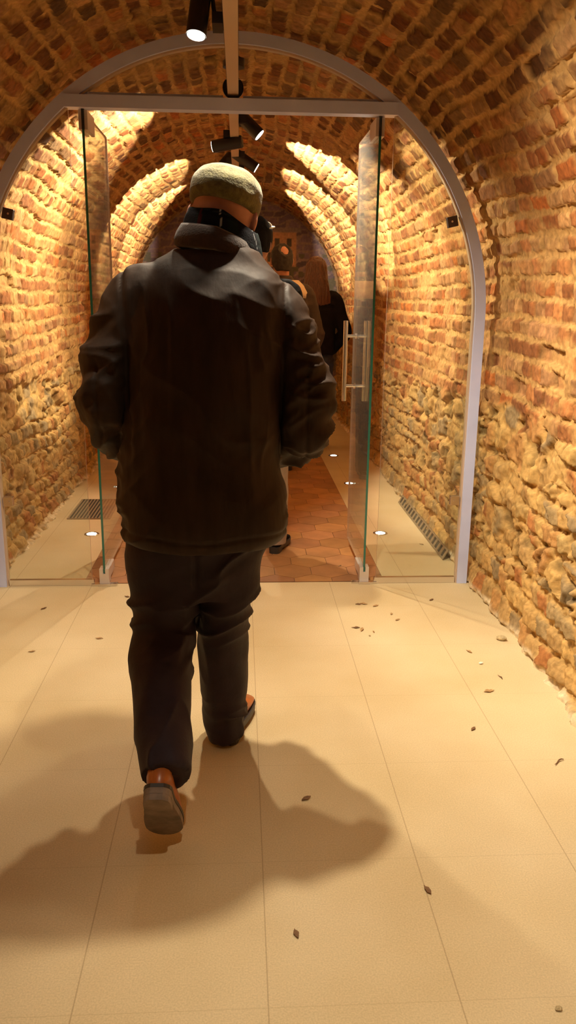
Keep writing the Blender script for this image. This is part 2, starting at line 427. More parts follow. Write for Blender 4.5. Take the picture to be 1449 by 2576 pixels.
    d3 = np.minimum(np.minimum(f3, 1 - f3) * .098 - .008, np.minimum(g3, 1 - g3) * ls - .005) + nb3
    b3 = ss(0, .014, d3)
    z3 = b3 * (.008 + .026 * h2(i3, j3, 84) + (g3 - .5) * .016) + (n2(Y * 50, Hh * 50, 85) - .5) * .008 + (n2(Y * 85, Hh * 85, 86) - .5) * .0025 - .004
    c3 = pal2[np.clip((h2(i3, j3, 87) * 8).astype(int), 0, 7)] * (.85 + .3 * n2(Y * 24, Hh * 24, 88))[..., None]
    c3 = c3 * b3[..., None] + rm * (1 - b3[..., None])
    hb = SH + wv
    band = np.maximum(ss(.32, .31, hb), ss(.475, .485, hb) * ss(.69, .68, hb) * ss(.34, .38, n2(Y * .7 + 4, sd + Y * 0, 54)))
    rz = rz * (1 - band) + z3 * band
    colr = colr * (1 - band[..., None]) + c3 * band[..., None]

    z = bz * mb + rz * (1 - mb)
    col = colb * mb[..., None] + colr * (1 - mb[..., None])
    return z.astype(np.float32), np.clip(col, .004, .9).astype(np.float32)

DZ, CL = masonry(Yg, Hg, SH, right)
foot = (ss(.10, 0, SH) * .03).astype(np.float32)
DZ = DZ - .006 + foot * (.4 + n2(Yg * 14, Yg * 0, 60))
CL = CL * np.array((.84, .71, .53), np.float32)
palec = np.array((.66, .52, .33), np.float32)
kf = ss(.045, .012, SH + (n2(Yg * 18, Hg * 18, 61) - .5) * .03)[..., None]
CL = CL * (1 - kf) + palec * kf
PX = px[None, :] + nx[None, :] * DZ; PZ = pz[None, :] + nz[None, :] * DZ

def shell(name, j0, j1):
    X, Y, Z = PX[:, j0:j1 + 1], Yg[:, j0:j1 + 1], PZ[:, j0:j1 + 1]
    ny, nj = X.shape
    co = np.stack([X, Y, Z], -1).reshape(-1, 3).astype(np.float32)
    idx = np.arange(ny * nj).reshape(ny, nj)
    q = np.stack([idx[:-1, :-1], idx[1:, :-1], idx[1:, 1:], idx[:-1, 1:]], -1).reshape(-1, 4).astype(np.int32)
    me = bpy.data.meshes.new(name)
    me.vertices.add(len(co)); me.vertices.foreach_set('co', co.ravel())
    me.loops.add(q.size); me.loops.foreach_set('vertex_index', q.ravel())
    me.polygons.add(len(q)); me.polygons.foreach_set('loop_start', np.arange(0, q.size, 4, dtype=np.int32))
    me.update(calc_edges=True)
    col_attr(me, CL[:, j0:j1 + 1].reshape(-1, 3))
    return tag(link(name, me, MT['wall'], None, True), kind='structure')

n_all = len(px)
shell('wall_left', 0, n_w)
shell('ceiling', n_w, n_w + n_c)
shell('wall_right', n_w + n_c, n_all - 1)
del PX, PZ, DZ, CL

# floor: stone slabs, and the hexagonal terracotta path beyond the door
bm = bmesh.new(); box(bm, -1.36, 1.36, -2.6, Y_END + .1, -.05, 0)
floor = tag(obj('floor', bm, MT['floor']), kind='structure')
def hex_path():
    bm = bmesh.new(); X0, X1, Y0, Y1 = -.785, .785, DOOR_Y + .015, Y_END - .01
    box(bm, X0, X1, Y0, Y1, .0, .0012)
    cols = [(.10, .045, .02)] * len(bm.verts)
    r = .115; w = r * math.sqrt(3)
    row = 0; y = Y0
    while y < Y1 + r:
        x = X0 + (w / 2 if row % 2 else 0)
        while x < X1 + w:
            pts = [(x + (r - .0018) * math.sin(k * math.pi / 3), y + (r - .0018) * math.cos(k * math.pi / 3)) for k in range(6)]
            def clip(P, f, g):
                out = []
                for a, b in zip(P, P[1:] + P[:1]):
                    fa, fb = f(a), f(b)
                    if fa >= 0: out.append(a)
                    if fa * fb < 0:
                        t = fa / (fa - fb); out.append((a[0] + (b[0] - a[0]) * t, a[1] + (b[1] - a[1]) * t))
                return out
            for f in (lambda p: p[0] - X0 - .003, lambda p: X1 - .003 - p[0], lambda p: p[1] - Y0 - .003, lambda p: Y1 - .003 - p[1]):
                if pts: pts = clip(pts, f, None)
            if len(pts) > 2:
                cc = np.array((.36, .165, .062)) * random.uniform(.82, 1.12) + np.array((.03, .02, .0)) * random.uniform(-1, 1)
                lo = [bm.verts.new((p[0], p[1], .0005)) for p in pts]; hi = [bm.verts.new((p[0], p[1], .0035)) for p in pts]
                bm.faces.new(hi)
                for k in range(len(pts)): bm.faces.new((lo[k], lo[(k + 1) % len(pts)], hi[(k + 1) % len(pts)], hi[k]))
                cols += [tuple(cc)] * (2 * len(pts))
            x += w
        y += 1.5 * r; row += 1
    o = obj('hexagonal_tile_path', bm, MT['hex'], floor)
    col_attr(o.data, np.array(cols, np.float32))
hex_path()

# far end wall (rubble, mostly under the mural) and the wall behind the viewer
def end_wall(name, y, t):
    bm = bmesh.new(); box(bm, -1.42, 1.42, min(y, y + t), max(y, y + t), -.05, 2.8)
    o = obj(name, bm, mat(name + '_stone', (.34, .21, .11), .9, nscale=7, nvar=.4, bump=.6, bscale=14)); tag(o, kind='structure')
end_wall('wall_back', Y_END, .1); end_wall('wall_front', -2.6, -.1)

def mural():
    n = 170; m = 190
    xs = np.linspace(-1.24, 1.24, n); zs = np.linspace(.02, 2.62, m)
    X, Z = np.meshgrid(xs, zs, indexing='ij')
    Xw = X + (n2(X * 6, Z * 6, 70) - .5) * .14; Zw = Z + (n2(X * 6, Z * 6, 71) - .5) * .12
    a, b = Xw / .15, Zw / .085; a = a + .5 * (np.floor(b).astype(int) % 2)
    i, j = np.floor(a), np.floor(b); d = np.minimum(np.minimum(a - i, 1 - a + i), np.minimum(b - j, 1 - b + j) * .6)
    t = h2(i, j, 72)
    col = np.array((.135, .085, .098))[None, None] * (.55 + .9 * t)[..., None] + np.array((.03, .022, .03)) * (h2(i, j, 73) > .55)[..., None]
    col = np.where((d < .07)[..., None], np.array((.24, .16, .13)), col)
    hz = n2(X * 14, Z * 14, 74); col = np.where(((Z < 1.95) & (hz > .55))[..., None], np.array((.10, .085, .05)), col)
    bl = (X > .30) & (X < .72) & (Z > 1.80) & (Z < 2.20)
    col = np.where(bl[..., None], np.array((.42, .22, .11)) * (.85 + .3 * n2(X * 40, Z * 40, 75))[..., None], col)
    for wx in (.36, .46, .60):
        for wz in (1.86, 2.03):
            col = np.where(((X > wx) & (X < wx + .055) & (Z > wz) & (Z < wz + .10))[..., None], np.array((.06, .045, .03)), col)
    rf = (X > .26) & (X < .78) & (Z >= 2.20) & (Z < 2.25); col = np.where(rf[..., None], np.array((.22, .16, .14)), col)
    col = col * 1.0
    keep = (Z < 1.36) | (X ** 2 + (Z - 1.36) ** 2 < 1.245 ** 2)
    bm = bmesh.new(); V = {}
    cols = []
    def vtx(i, j):
        if (i, j) not in V:
            V[(i, j)] = bm.verts.new((X[i, j], Y_END - .012, Z[i, j])); cols.append(col[i, j])
        return V[(i, j)]
    for i in range(n - 1):
        for j in range(m - 1):
            if keep[i, j] and keep[i + 1, j] and keep[i, j + 1] and keep[i + 1, j + 1]:
                bm.faces.new((vtx(i, j), vtx(i + 1, j), vtx(i + 1, j + 1), vtx(i, j + 1)))
    nb = len(cols)
    r = bmesh.ops.extrude_face_region(bm, geom=list(bm.faces))
    nv = [g for g in r['geom'] if isinstance(g, bmesh.types.BMVert)]
    for v in nv: v.co.y += .010
    bm.verts.ensure_lookup_table(); 
    C = [cols[k] if k < nb else (.2, .14, .12) for k in range(len(bm.verts))]
    o = obj('wall_mural', bm, MT['mural'])
    col_attr(o.data, np.array(C, np.float32))
    tag(o, 'arched printed mural of grey stones and a peach house on the far end wall', 'mural')
mural()

# ------------------------------------------------------------------ glass partition
part = tag(empty('glass_partition', (0, DOOR_Y, 0)), 'arched aluminium and glass partition closing the brick tunnel around the open doors', 'partition')
def frame_path():
    P = [(-1, 0.0)]
    pts = []
    for z in np.linspace(0, 1.36, 14): pts.append((-1.0, z, 0, 1))
    return pts
def arch_frame(r_in, r_out, y0, y1):
    """post + half round + post, a square hollow-section look with a rebate"""
    bm = bmesh.new(); prof = []
    N = 72; S = []
    S += [(-1, 0, z, z) for z in (0.0, .45, .9)]
    R = []
    for z in (0.0, .34, .68, 1.02): R.append([(-r_out, y0, z), (-r_in, y0, z), (-r_in, y1, z), (-r_out, y1, z)])
    for k in range(N + 1):
        a = math.pi - math.pi * k / N; ca, sa = math.cos(a), math.sin(a)
        R.append([(r_out * ca, y0, 1.36 + r_out * sa), (r_in * ca, y0, 1.36 + r_in * sa), (r_in * ca, y1, 1.36 + r_in * sa), (r_out * ca, y1, 1.36 + r_out * sa)])
    for z in (1.02, .68, .34, 0.0): R.append([(r_out, y0, z), (r_in, y0, z), (r_in, y1, z), (r_out, y1, z)])
    return rings(bm, R)
obj('arched_frame', arch_frame(1.164, 1.214, -.024, .024), MT['alu'], part, bevel=.003)
obj('glazing_bead', arch_frame(1.156, 1.1645, -.010, .020), MT['track'], part)
bm = bmesh.new(); box(bm, -.745, .745, -.034, .034, 2.250, 2.302)
for v in bm.verts: v.co.x *= 1.0
obj('transom', bm, MT['alu'], part, bevel=.002)
bm = bmesh.new(); box(bm, -.70, -.045, -.004, .022, 2.302, 2.318); box(bm, .045, .70, -.004, .022, 2.302, 2.318)
obj('transom_bead', bm, MT['alu'], part, bevel=.002)
GT = .005
def pane(name, outline, parent, y=0.0, t=GT):
    """flat pane with thickness: outline in (x, z); faces clear, edges green"""
    bm = bmesh.new()
    a = [bm.verts.new((x, y - t, z)) for x, z in outline]; b = [bm.verts.new((x, y + t, z)) for x, z in outline]
    bm.faces.new(a).material_index = 0; bm.faces.new(b[::-1]).material_index = 0
    n = len(a)
    for k in range(n): bm.faces.new((a[k], b[k], b[(k + 1) % n], a[(k + 1) % n])).material_index = 1
    o = obj(name, bm, MT['glass'], parent); o.data.materials.append(MT['pedge'])
    for p in o.data.polygons: p.material_index = 1 if abs(p.normal.y) < .5 else 0
    return o
RG = 1.158
zt = 2.25; xt = math.sqrt(RG ** 2 - (zt - 1.36) ** 2)
for sg in (-1, 1):
    out = [(sg * .735, .03), (sg * RG, .03), (sg * RG, 1.36)]
    a1 = math.acos(xt / RG)
    if xt > .735:
        for k in range(1, 13): out.append((sg * RG * math.cos(a1 * k / 12), 1.36 + RG * math.sin(a1 * k / 12)))
        out.append((sg * .735, zt))
    else:
        a2 = math.acos(.735 / RG)
        for k in range(1, 13): out.append((sg * RG * math.cos(a2 * k / 12), 1.36 + RG * math.sin(a2 * k / 12)))
    pane('fixed_pane', out, part)
a1 = math.asin((2.304 - 1.36) / RG); out = []
for k in range(25):
    a = a1 + (math.pi - 2 * a1) * k / 24; out.append((RG * math.cos(a), 1.36 + RG * math.sin(a)))
# notch for the lighting track
out += [(-.045, 2.304), (-.045, 2.385), (.045, 2.385), (.045, 2.304)]
pane('lunette_pane', out, part)
for sg in (-1, 1):
    bm = bmesh.new(); x0, x1 = sorted((sg * .725, sg * 1.152)); box(bm, x0, x1, -.012, .012, 0.001, .032)
    tag(obj('bottom_rail', bm, MT['steel'], part, bevel=.002))
for sg in (-1, 1):
    for (x, z) in ((1.128, .446), (1.030, 1.80)):
        bm = bmesh.new(); box(bm, sg * x - .024, sg * x + .024, -.016, .016, z - .024, z + .024)
        bmesh.ops.rotate(bm, cent=(sg * x, 0, z), matrix=Matrix.Rotation(-sg * (.22 if z > 1 else 0), 3, 'Y'), verts=bm.verts)
        cl = obj('glass_clip', bm, MT['clip'] if z > 1 else MT['steel'], part, bevel=.002)
        bm = bmesh.new(); cyl(bm, (sg * x - sg * .004, -.019, z), (sg * x - sg * .004, -.015, z), .005, 12); obj('screw', bm, MT['steel'], cl)

bm = bmesh.new(); cyl(bm, (0, .004, 2.352), (0, .022, 2.352), .047, 32); obj('track_collar', bm, MT['dark'], part)

# the two door leaves, swung open away from the viewer
def door(sg, label):
    r = tag(empty('glass_door', (sg * .672, DOOR_Y, 0)), label, 'door')
    bm = bmesh.new(); y0, y1, z0, z1 = .0, .665, .055, 2.245
    box(bm, -.0055, .0055, y0, y1, z0, z1)
    o = obj('glass_leaf', bm, MT['glass'], r); o.data.materials.append(MT['gedge'])
    o.data.materials.append(MT['pedge'])
    for p in o.data.polygons: p.material_index = 0 if abs(p.normal.x) > .5 else 1 if p.normal.y < -.5 else 2
    for zc, nm in ((1.11, 'pull_handle'),):
        bm = bmesh.new()
        for q in (-1, 1):
            cyl(bm, (q * .062, .555, .885), (q * .062, .555, 1.325), .0125, 18)
            for z in (.970, 1.243): cyl(bm, (q * .0055, .555, z), (q * .062, .555, z), .009, 14)
            for z in (.970, 1.243): cyl(bm, (q * .0055, .555, z), (q * .013, .555, z), .015, 16)
        obj(nm, bm, MT['steel'], r, smooth=False, bevel=.0)
    bm = bmesh.new()
    for q in (-1, 1): box(bm, q * .0058 if q > 0 else -.020, .020 if q > 0 else -.0058, .004, .19, 2.165, 2.246)
    obj('top_patch_fitting', bm, MT['patch'], r, bevel=.0015)
    bm = bmesh.new(); box(bm, -.0058, .0058, -.002, .02, 2.165, 2.25); obj('top_pivot', bm, MT['dark'], r)
    bm = bmesh.new()
    box(bm, -.024, .024, -.012, .05, .010, .062)
    for q in (-1, 1): box(bm, .0058 if q > 0 else -.024, .024 if q > 0 else -.0058, -.012, .05, .062, .088)
    for q in (-1, 1): box(bm, .0058 if q > 0 else -.019, .019 if q > 0 else -.0058, .05, .21, .020, .072)
    obj('bottom_patch_fitting', bm, MT['patch'], r, bevel=.0015)
    bm = bmesh.new(); box(bm, -.066, .066, -.020, .014, .001, .010); box(bm, -.03, .03, -.03, .0, .0005, .014)
    obj('floor_pivot', bm, MT['steel'], r, bevel=.001)
    return r
door(1, 'right glass door leaf swung open, with a steel H-shaped pull handle')
door(-1, 'left glass door leaf swung open beside the left arm of the man')

# ------------------------------------------------------------------ lighting track and spotlights
tr = tag(empty('lighting_track', (0, 0, 2.32)), 'long lighting track running under the crown of the vault through the glass', 'lighting track')
bm = bmesh.new(); box(bm, -.024, .024, .2, 10.2, 0, .034); obj('track_body', bm, MT['track'], tr, bevel=.002)
bm = bmesh.new(); box(bm, -.0255, -.0242, .2, 10.2, .004, .030); box(bm, .0242, .0255, .2, 10.2, .004, .030); obj('side_channel', bm, MT['dark'], tr)
for yy in (1.4, 4.62, 7.9):
    bm = bmesh.new(); cyl(bm, (0, yy, .034), (0, yy, .30), .004, 10); cyl(bm, (0, yy, .255), (0, yy, .30), .055, 24); obj('ceiling_canopy', bm, MT['black'], tr)

def spotlight(x, y, z, aim, half, watts, blend, label):
    """(x, y, z) is the middle of the lit lens; the housing lies behind it, on a pivot below a track adapter"""
    r = tag(empty('track_spotlight', (x, y, z)), label, 'spotlight', 'black spotlights along the lighting track')
    d = Vector(aim).normalized(); LEN = .17; rad = .034
    top = -d * LEN; mid = -d * LEN * .62
    sg = 1 if x > 0 else -1
    bm = bmesh.new()
    tube(bm, [d * .0 - d * .002, d * .004, -d * .012, -d * (LEN - .006), top], [rad * .93, rad, rad, rad, rad * .88], 28)
    obj('housing', bm, MT['black'], r, smooth=False)
    bm = bmesh.new(); cyl(bm, d * .0045, d * .0065, rad * .86, 28); obj('lens', bm, MT['lens'], r)
    bm = bmesh.new(); ax = -x + sg * .0; hz = 2.335 - z
    ay = mid.y
    tube(bm, [mid, Vector((mid.x * .6 + ax * .4, ay, max(mid.z + .02, hz - .03))), Vector((ax + sg * .052, ay, hz))], .008, 10)
    obj('pivot_arm', bm, MT['black'], r)
    bm = bmesh.new(); box(bm, min(ax + sg * .0262, ax + sg * .062), max(ax + sg * .0262, ax + sg * .062), ay - .055, ay + .055, hz - .018, hz + .016)
    obj('track_adapter', bm, MT['black'], r, bevel=.003)
    ld = bpy.data.lights.new('spot_beam', 'SPOT'); ld.energy = watts; ld.color = LAMP_COL; ld.spot_size = math.radians(min(2 * half, 175)); ld.spot_blend = blend
    ld.shadow_soft_size = .024
    lo = bpy.data.objects.new('spot_beam', ld); COL.objects.link(lo); lo.parent = r; lo.location = d * .012
    lo.rotation_euler = d.to_track_quat('-Z', 'Y').to_euler()
for q in SPOTS: spotlight(*q)

# ------------------------------------------------------------------ recessed floor lights and grates
FL = [((.915, 4.955), 'round lit floor light nearest the right door pivot'), ((.905, 6.385), 'second round floor light along the right wall from the door'),
      ((.908, 7.57), 'third round floor light along the right wall from the door'), ((.912, 8.86), 'farthest round floor light along the right wall'),
      ((-.90, 4.965), 'round lit floor light nearest the left door pivot'), ((-.905, 6.27), 'round floor light left of the dark jacket hem of the man')]
for (x, y), lb in FL:
    r = tag(empty('floor_light', (x, y, 0)), lb, 'floor light', 'recessed floor lights')
    bm = bmesh.new(); R = []
    for rr, z in ((.030, .0006), (.047, .0006), (.045, .004), (.031, .004)): R.append([(rr * math.cos(2 * math.pi * k / 28), rr * math.sin(2 * math.pi * k / 28), z) for k in range(28)])
    rings(bm, R, closed=True); obj('trim_ring', bm, MT['steel'], r, smooth=True)
    bm = bmesh.new(); R = []
    for rr, z in ((.0305, .001), (.0305, .004), (.022, .007), (.008, .0085)): R.append([(rr * math.cos(2 * math.pi * k / 28), rr * math.sin(2 * math.pi * k / 28), z) for k in range(28)])
    rings(bm, R); obj('lens', bm, MT['flens'], r, smooth=True)
    ld = bpy.data.lights.new('floor_beam', 'SPOT'); ld.energy = 1.5; ld.color = (1, .9, .7); ld.spot_size = 1.6; ld.shadow_soft_size = .02
    lo = bpy.data.objects.new('floor_beam', ld); COL.objects.link(lo); lo.parent = r; lo.location = (0, 0, .016); lo.rotation_euler = (math.pi, 0, 0)

def grate(name, x0, x1, y0, y1, along, pitch, label):
    r = tag(empty(name, ((x0 + x1) / 2, (y0 + y1) / 2, 0)), label, 'floor grate')
    hx, hy = (x1 - x0) / 2, (y1 - y0) / 2
    bm = bmesh.new(); box(bm, -hx, hx, -hy, hy, .0003, .0012); obj('pit', bm, MT['pit'], r)
    # one slotted plate: a rim with bars left standing between the slots
    bm = bmesh.new(); w = .010; L0 = hx if along == 'y' else hy; C0 = hy if along == 'y' else hx
    nb_ = max(2, int((2 * L0 - 2 * w) / pitch)); st = (2 * L0 - 2 * w) / nb_
    us = [-L0]
    for k in range(nb_): us += [-L0 + w + k * st + st * .22, -L0 + w + k * st + st * .78]
    us.append(L0); vs_ = [-C0, -C0 + w, C0 - w, C0]
    G = [[bm.verts.new((u, v, .006) if along == 'y' else (v, u, .006)) for v in vs_] for u in us]
    for a in range(len(us) - 1):
        for b in range(3):
            if b == 1 and a % 2 == 1: continue
            bm.faces.new((G[a][b], G[a + 1][b], G[a + 1][b + 1], G[a][b + 1]))
    e = bmesh.ops.extrude_face_region(bm, geom=list(bm.faces))
    for q in e['geom']:
        if isinstance(q, bmesh.types.BMVert): q.co.z = .0014
    obj('slotted_plate', bm, MT['grate'], r)
    return r
grate('floor_grate', -1.125, -.84, 5.32, 5.86, 'y', .021, 'square slotted floor grate by the left wall behind the glass')
lg = grate('linear_grate', 1.16, 1.225, 4.40, 5.75, 'x', .075, 'long narrow slotted grate along the foot of the right wall')

lg.location = (1.200, 5.075, .030); lg.rotation_euler = (0, -1.05, 0)

# ------------------------------------------------------------------ people
def head_mesh(bm, cen, h=.235, yaw=0.0, pitch=0.0, roll=0.0, w=1.0):
    """a head with brow, sockets, nose, lips, chin and ears; faces +y before rotation"""
    rot = (Matrix.Rotation(yaw, 3, 'Z') @ Matrix.Rotation(pitch, 3, 'X') @ Matrix.Rotation(roll, 3, 'Y'))
    k = h / .235; nu, nv = 40, 30; R = []
    g = lambda x, s_: math.exp(-(x / s_) ** 2)
    for i in range(1, nv):
        a = math.pi * i / nv; z = -math.cos(a); ring = []
        for j in range(nu):
            t = 2 * math.pi * j / nu; cx_, sy = math.cos(t), math.sin(t)
            x = .077 * math.sin(a) * cx_; y = .097 * math.sin(a) * sy; zz = .1175 * z
            if z < 0:
                x *= 1 - .30 * (-z) ** 1.6
                y = y * (1 - .12 * (-z)) + .010 * (-z)
            if sy < 0 and z < -.2: y *= 1 - .35 * (-z - .2)
            if sy > 0:
                y = y * .93
                f = max(sy, 0) ** 2
                y += f * (.024 * g(cx_, .16) * g(zz + .022, .020) + .010 * g(cx_, .13) * g(zz - .004, .02) + .006 * g(zz - .028, .014)
                          - .012 * (g(cx_ - .42, .2) + g(cx_ + .42, .2)) * g(zz - .008, .014) + .007 * g(cx_, .25) * g(zz + .060, .010)
                          - .003 * g(cx_, .3) * g(zz + .0665, .003) + .006 * g(cx_, .25) * g(zz + .076, .009) + .012 * g(cx_, .28) * g(zz + .102, .016))
            ring.append(rot @ Vector((x * w * k, y * k, zz * k)) + Vector(cen))
        R.append(ring)
    rings(bm, R)
    for sg in (-1, 1):
        ellipsoid(bm, rot @ Vector((sg * .080 * w * k, -.008 * k, -.008 * k)) + Vector(cen), (.009 * k, .019 * k, .031 * k), rot @ Matrix.Rotation(sg * .35, 3, 'Z'), 14, 10)
    return rot

def hand_mesh(bm, wrist, d, side, palm_n, curl=.5, k=1.0):
    """palm, four unequal bent fingers and a thumb; d = direction of the hand, side = towards the thumb"""
    d = Vector(d).normalized(); sd = Vector(side); sd = (sd - d * sd.dot(d)).normalized(); n = Vector(palm_n); n = (n - d * n.dot(d) - sd * n.dot(sd)).normalized()
    w = Vector(wrist)
    tube(bm, [w - d * .02, w + d * .02 * k, w + d * .055 * k, w + d * .088 * k], [(.026 * k, .020 * k), (.034 * k, .018 * k), (.041 * k, .016 * k), (.040 * k, .013 * k)], 16) if abs(frames([w, w + d])[0][1].dot(sd)) > .7 else \
        tube(bm, [w - d * .02, w + d * .02 * k, w + d * .055 * k, w + d * .088 * k], [(.020 * k, .026 * k), (.018 * k, .034 * k), (.016 * k, .041 * k), (.013 * k, .040 * k)], 16)
    for i, (off, ln) in enumerate(((.030, .070), (.010, .079), (-.011, .073), (-.031, .056))):
        p = w + d * .080 * k + sd * off * k; P = [p - d * .02 * k, p]; a = curl * .4
        for fr_ in (.45, .32, .23):
            dd = d * math.cos(a) + n * math.sin(a); P.append(P[-1] + dd * ln * fr_ * k); a += curl
        tube(bm, P, [.0085 * k, .0092 * k, .0085 * k, .0078 * k, .0062 * k], 10)
    p = w + d * .022 * k + sd * .028 * k
    tube(bm, [p - sd * .012 * k, p + (d * .5 + sd * .8 + n * .2) * .022 * k, p + (d * .8 + sd * .75 + n * .35) * .044 * k, p + (d * 1.15 + sd * .6 + n * .5) * .058 * k], [.012 * k, .0125 * k, .0105 * k, .008 * k], 10)

def shoe(name, parent, heel, ang_pitch, yaw, mu, ms, me_, L=.285, w=.050):
    """leather upper, welt and sole; heel = underside of the heel, pitch > 0 lifts the heel over the toe"""
    rot = Matrix.Rotation(yaw, 3, 'Z') @ Matrix.Rotation(-ang_pitch, 3, 'X'); h = Vector(heel)
    tf = lambda p: rot @ Vector(p) + h
    def outline(k, s_): # (x half width) along the foot
        t = k
        ww = w * (.66 + .06 * math.sin(t * 6)) if t < .3 else w * (.70 + .30 * math.sin(min((t - .3) / .42, 1) * math.pi / 2))
        if t < .06: ww *= math.sqrt(max(t / .06, .02)) * .6 + .4
        if t > .78: ww *= math.sqrt(max(1 - ((t - .78) / .225) ** 2, .02))
        return ww * s_
    ts = [0, .015, .04, .08, .15, .25, .35, .45, .55, .65, .75, .83, .9, .95, .985, 1.0]
    def slab(z0, z1, s_, a=0, b=1):
        bm = bmesh.new(); R = []
        for t in ts:
            if t < a or t > b: continue
            ww = outline(t, s_); y = t * L
            R.append([tf((-ww, y, z0)), tf((ww, y, z0)), tf((ww, y, z1)), tf((-ww, y, z1))])
        return rings(bm, R)
    up_ = bmesh.new(); R = []
    for t in ts:
        ww = outline(t, .93); y = t * L
        hh_ = .088 if t < .1 else .088 + .012 * (t - .1) if t < .3 else .090 - (t - .3) * .085 if t < .8 else .0475 - (t - .8) * .10
        if t < .03: hh_ *= .93
        ring = []
        for k in range(16):
            a = 2 * math.pi * k / 16; ca, sa = math.cos(a), math.sin(a)
            ring.append(tf((ww * math.copysign(abs(ca) ** .75, ca), y + .004, .022 + (hh_ - .022) * (.5 + .5 * math.copysign(abs(sa) ** .8, sa)))))
        R.append(ring)
    rings(up_, R)
    o = obj(name, up_, mu, parent, smooth=True)
    obj('sole', slab(.0, .016, 1.0), ms, o); obj('welt', slab(.0165, .026, 1.03), me_, o)
    bm = bmesh.new(); R = []
    for t in ts:
        if t > .27: continue
        ww = outline(t, .98); R.append([tf((-ww, t * L, -.016)), tf((ww, t * L, -.016)), tf((ww, t * L, .001)), tf((-ww, t * L, .001))])
    rings(bm, R); obj('heel_block', bm, ms, o)
    return o

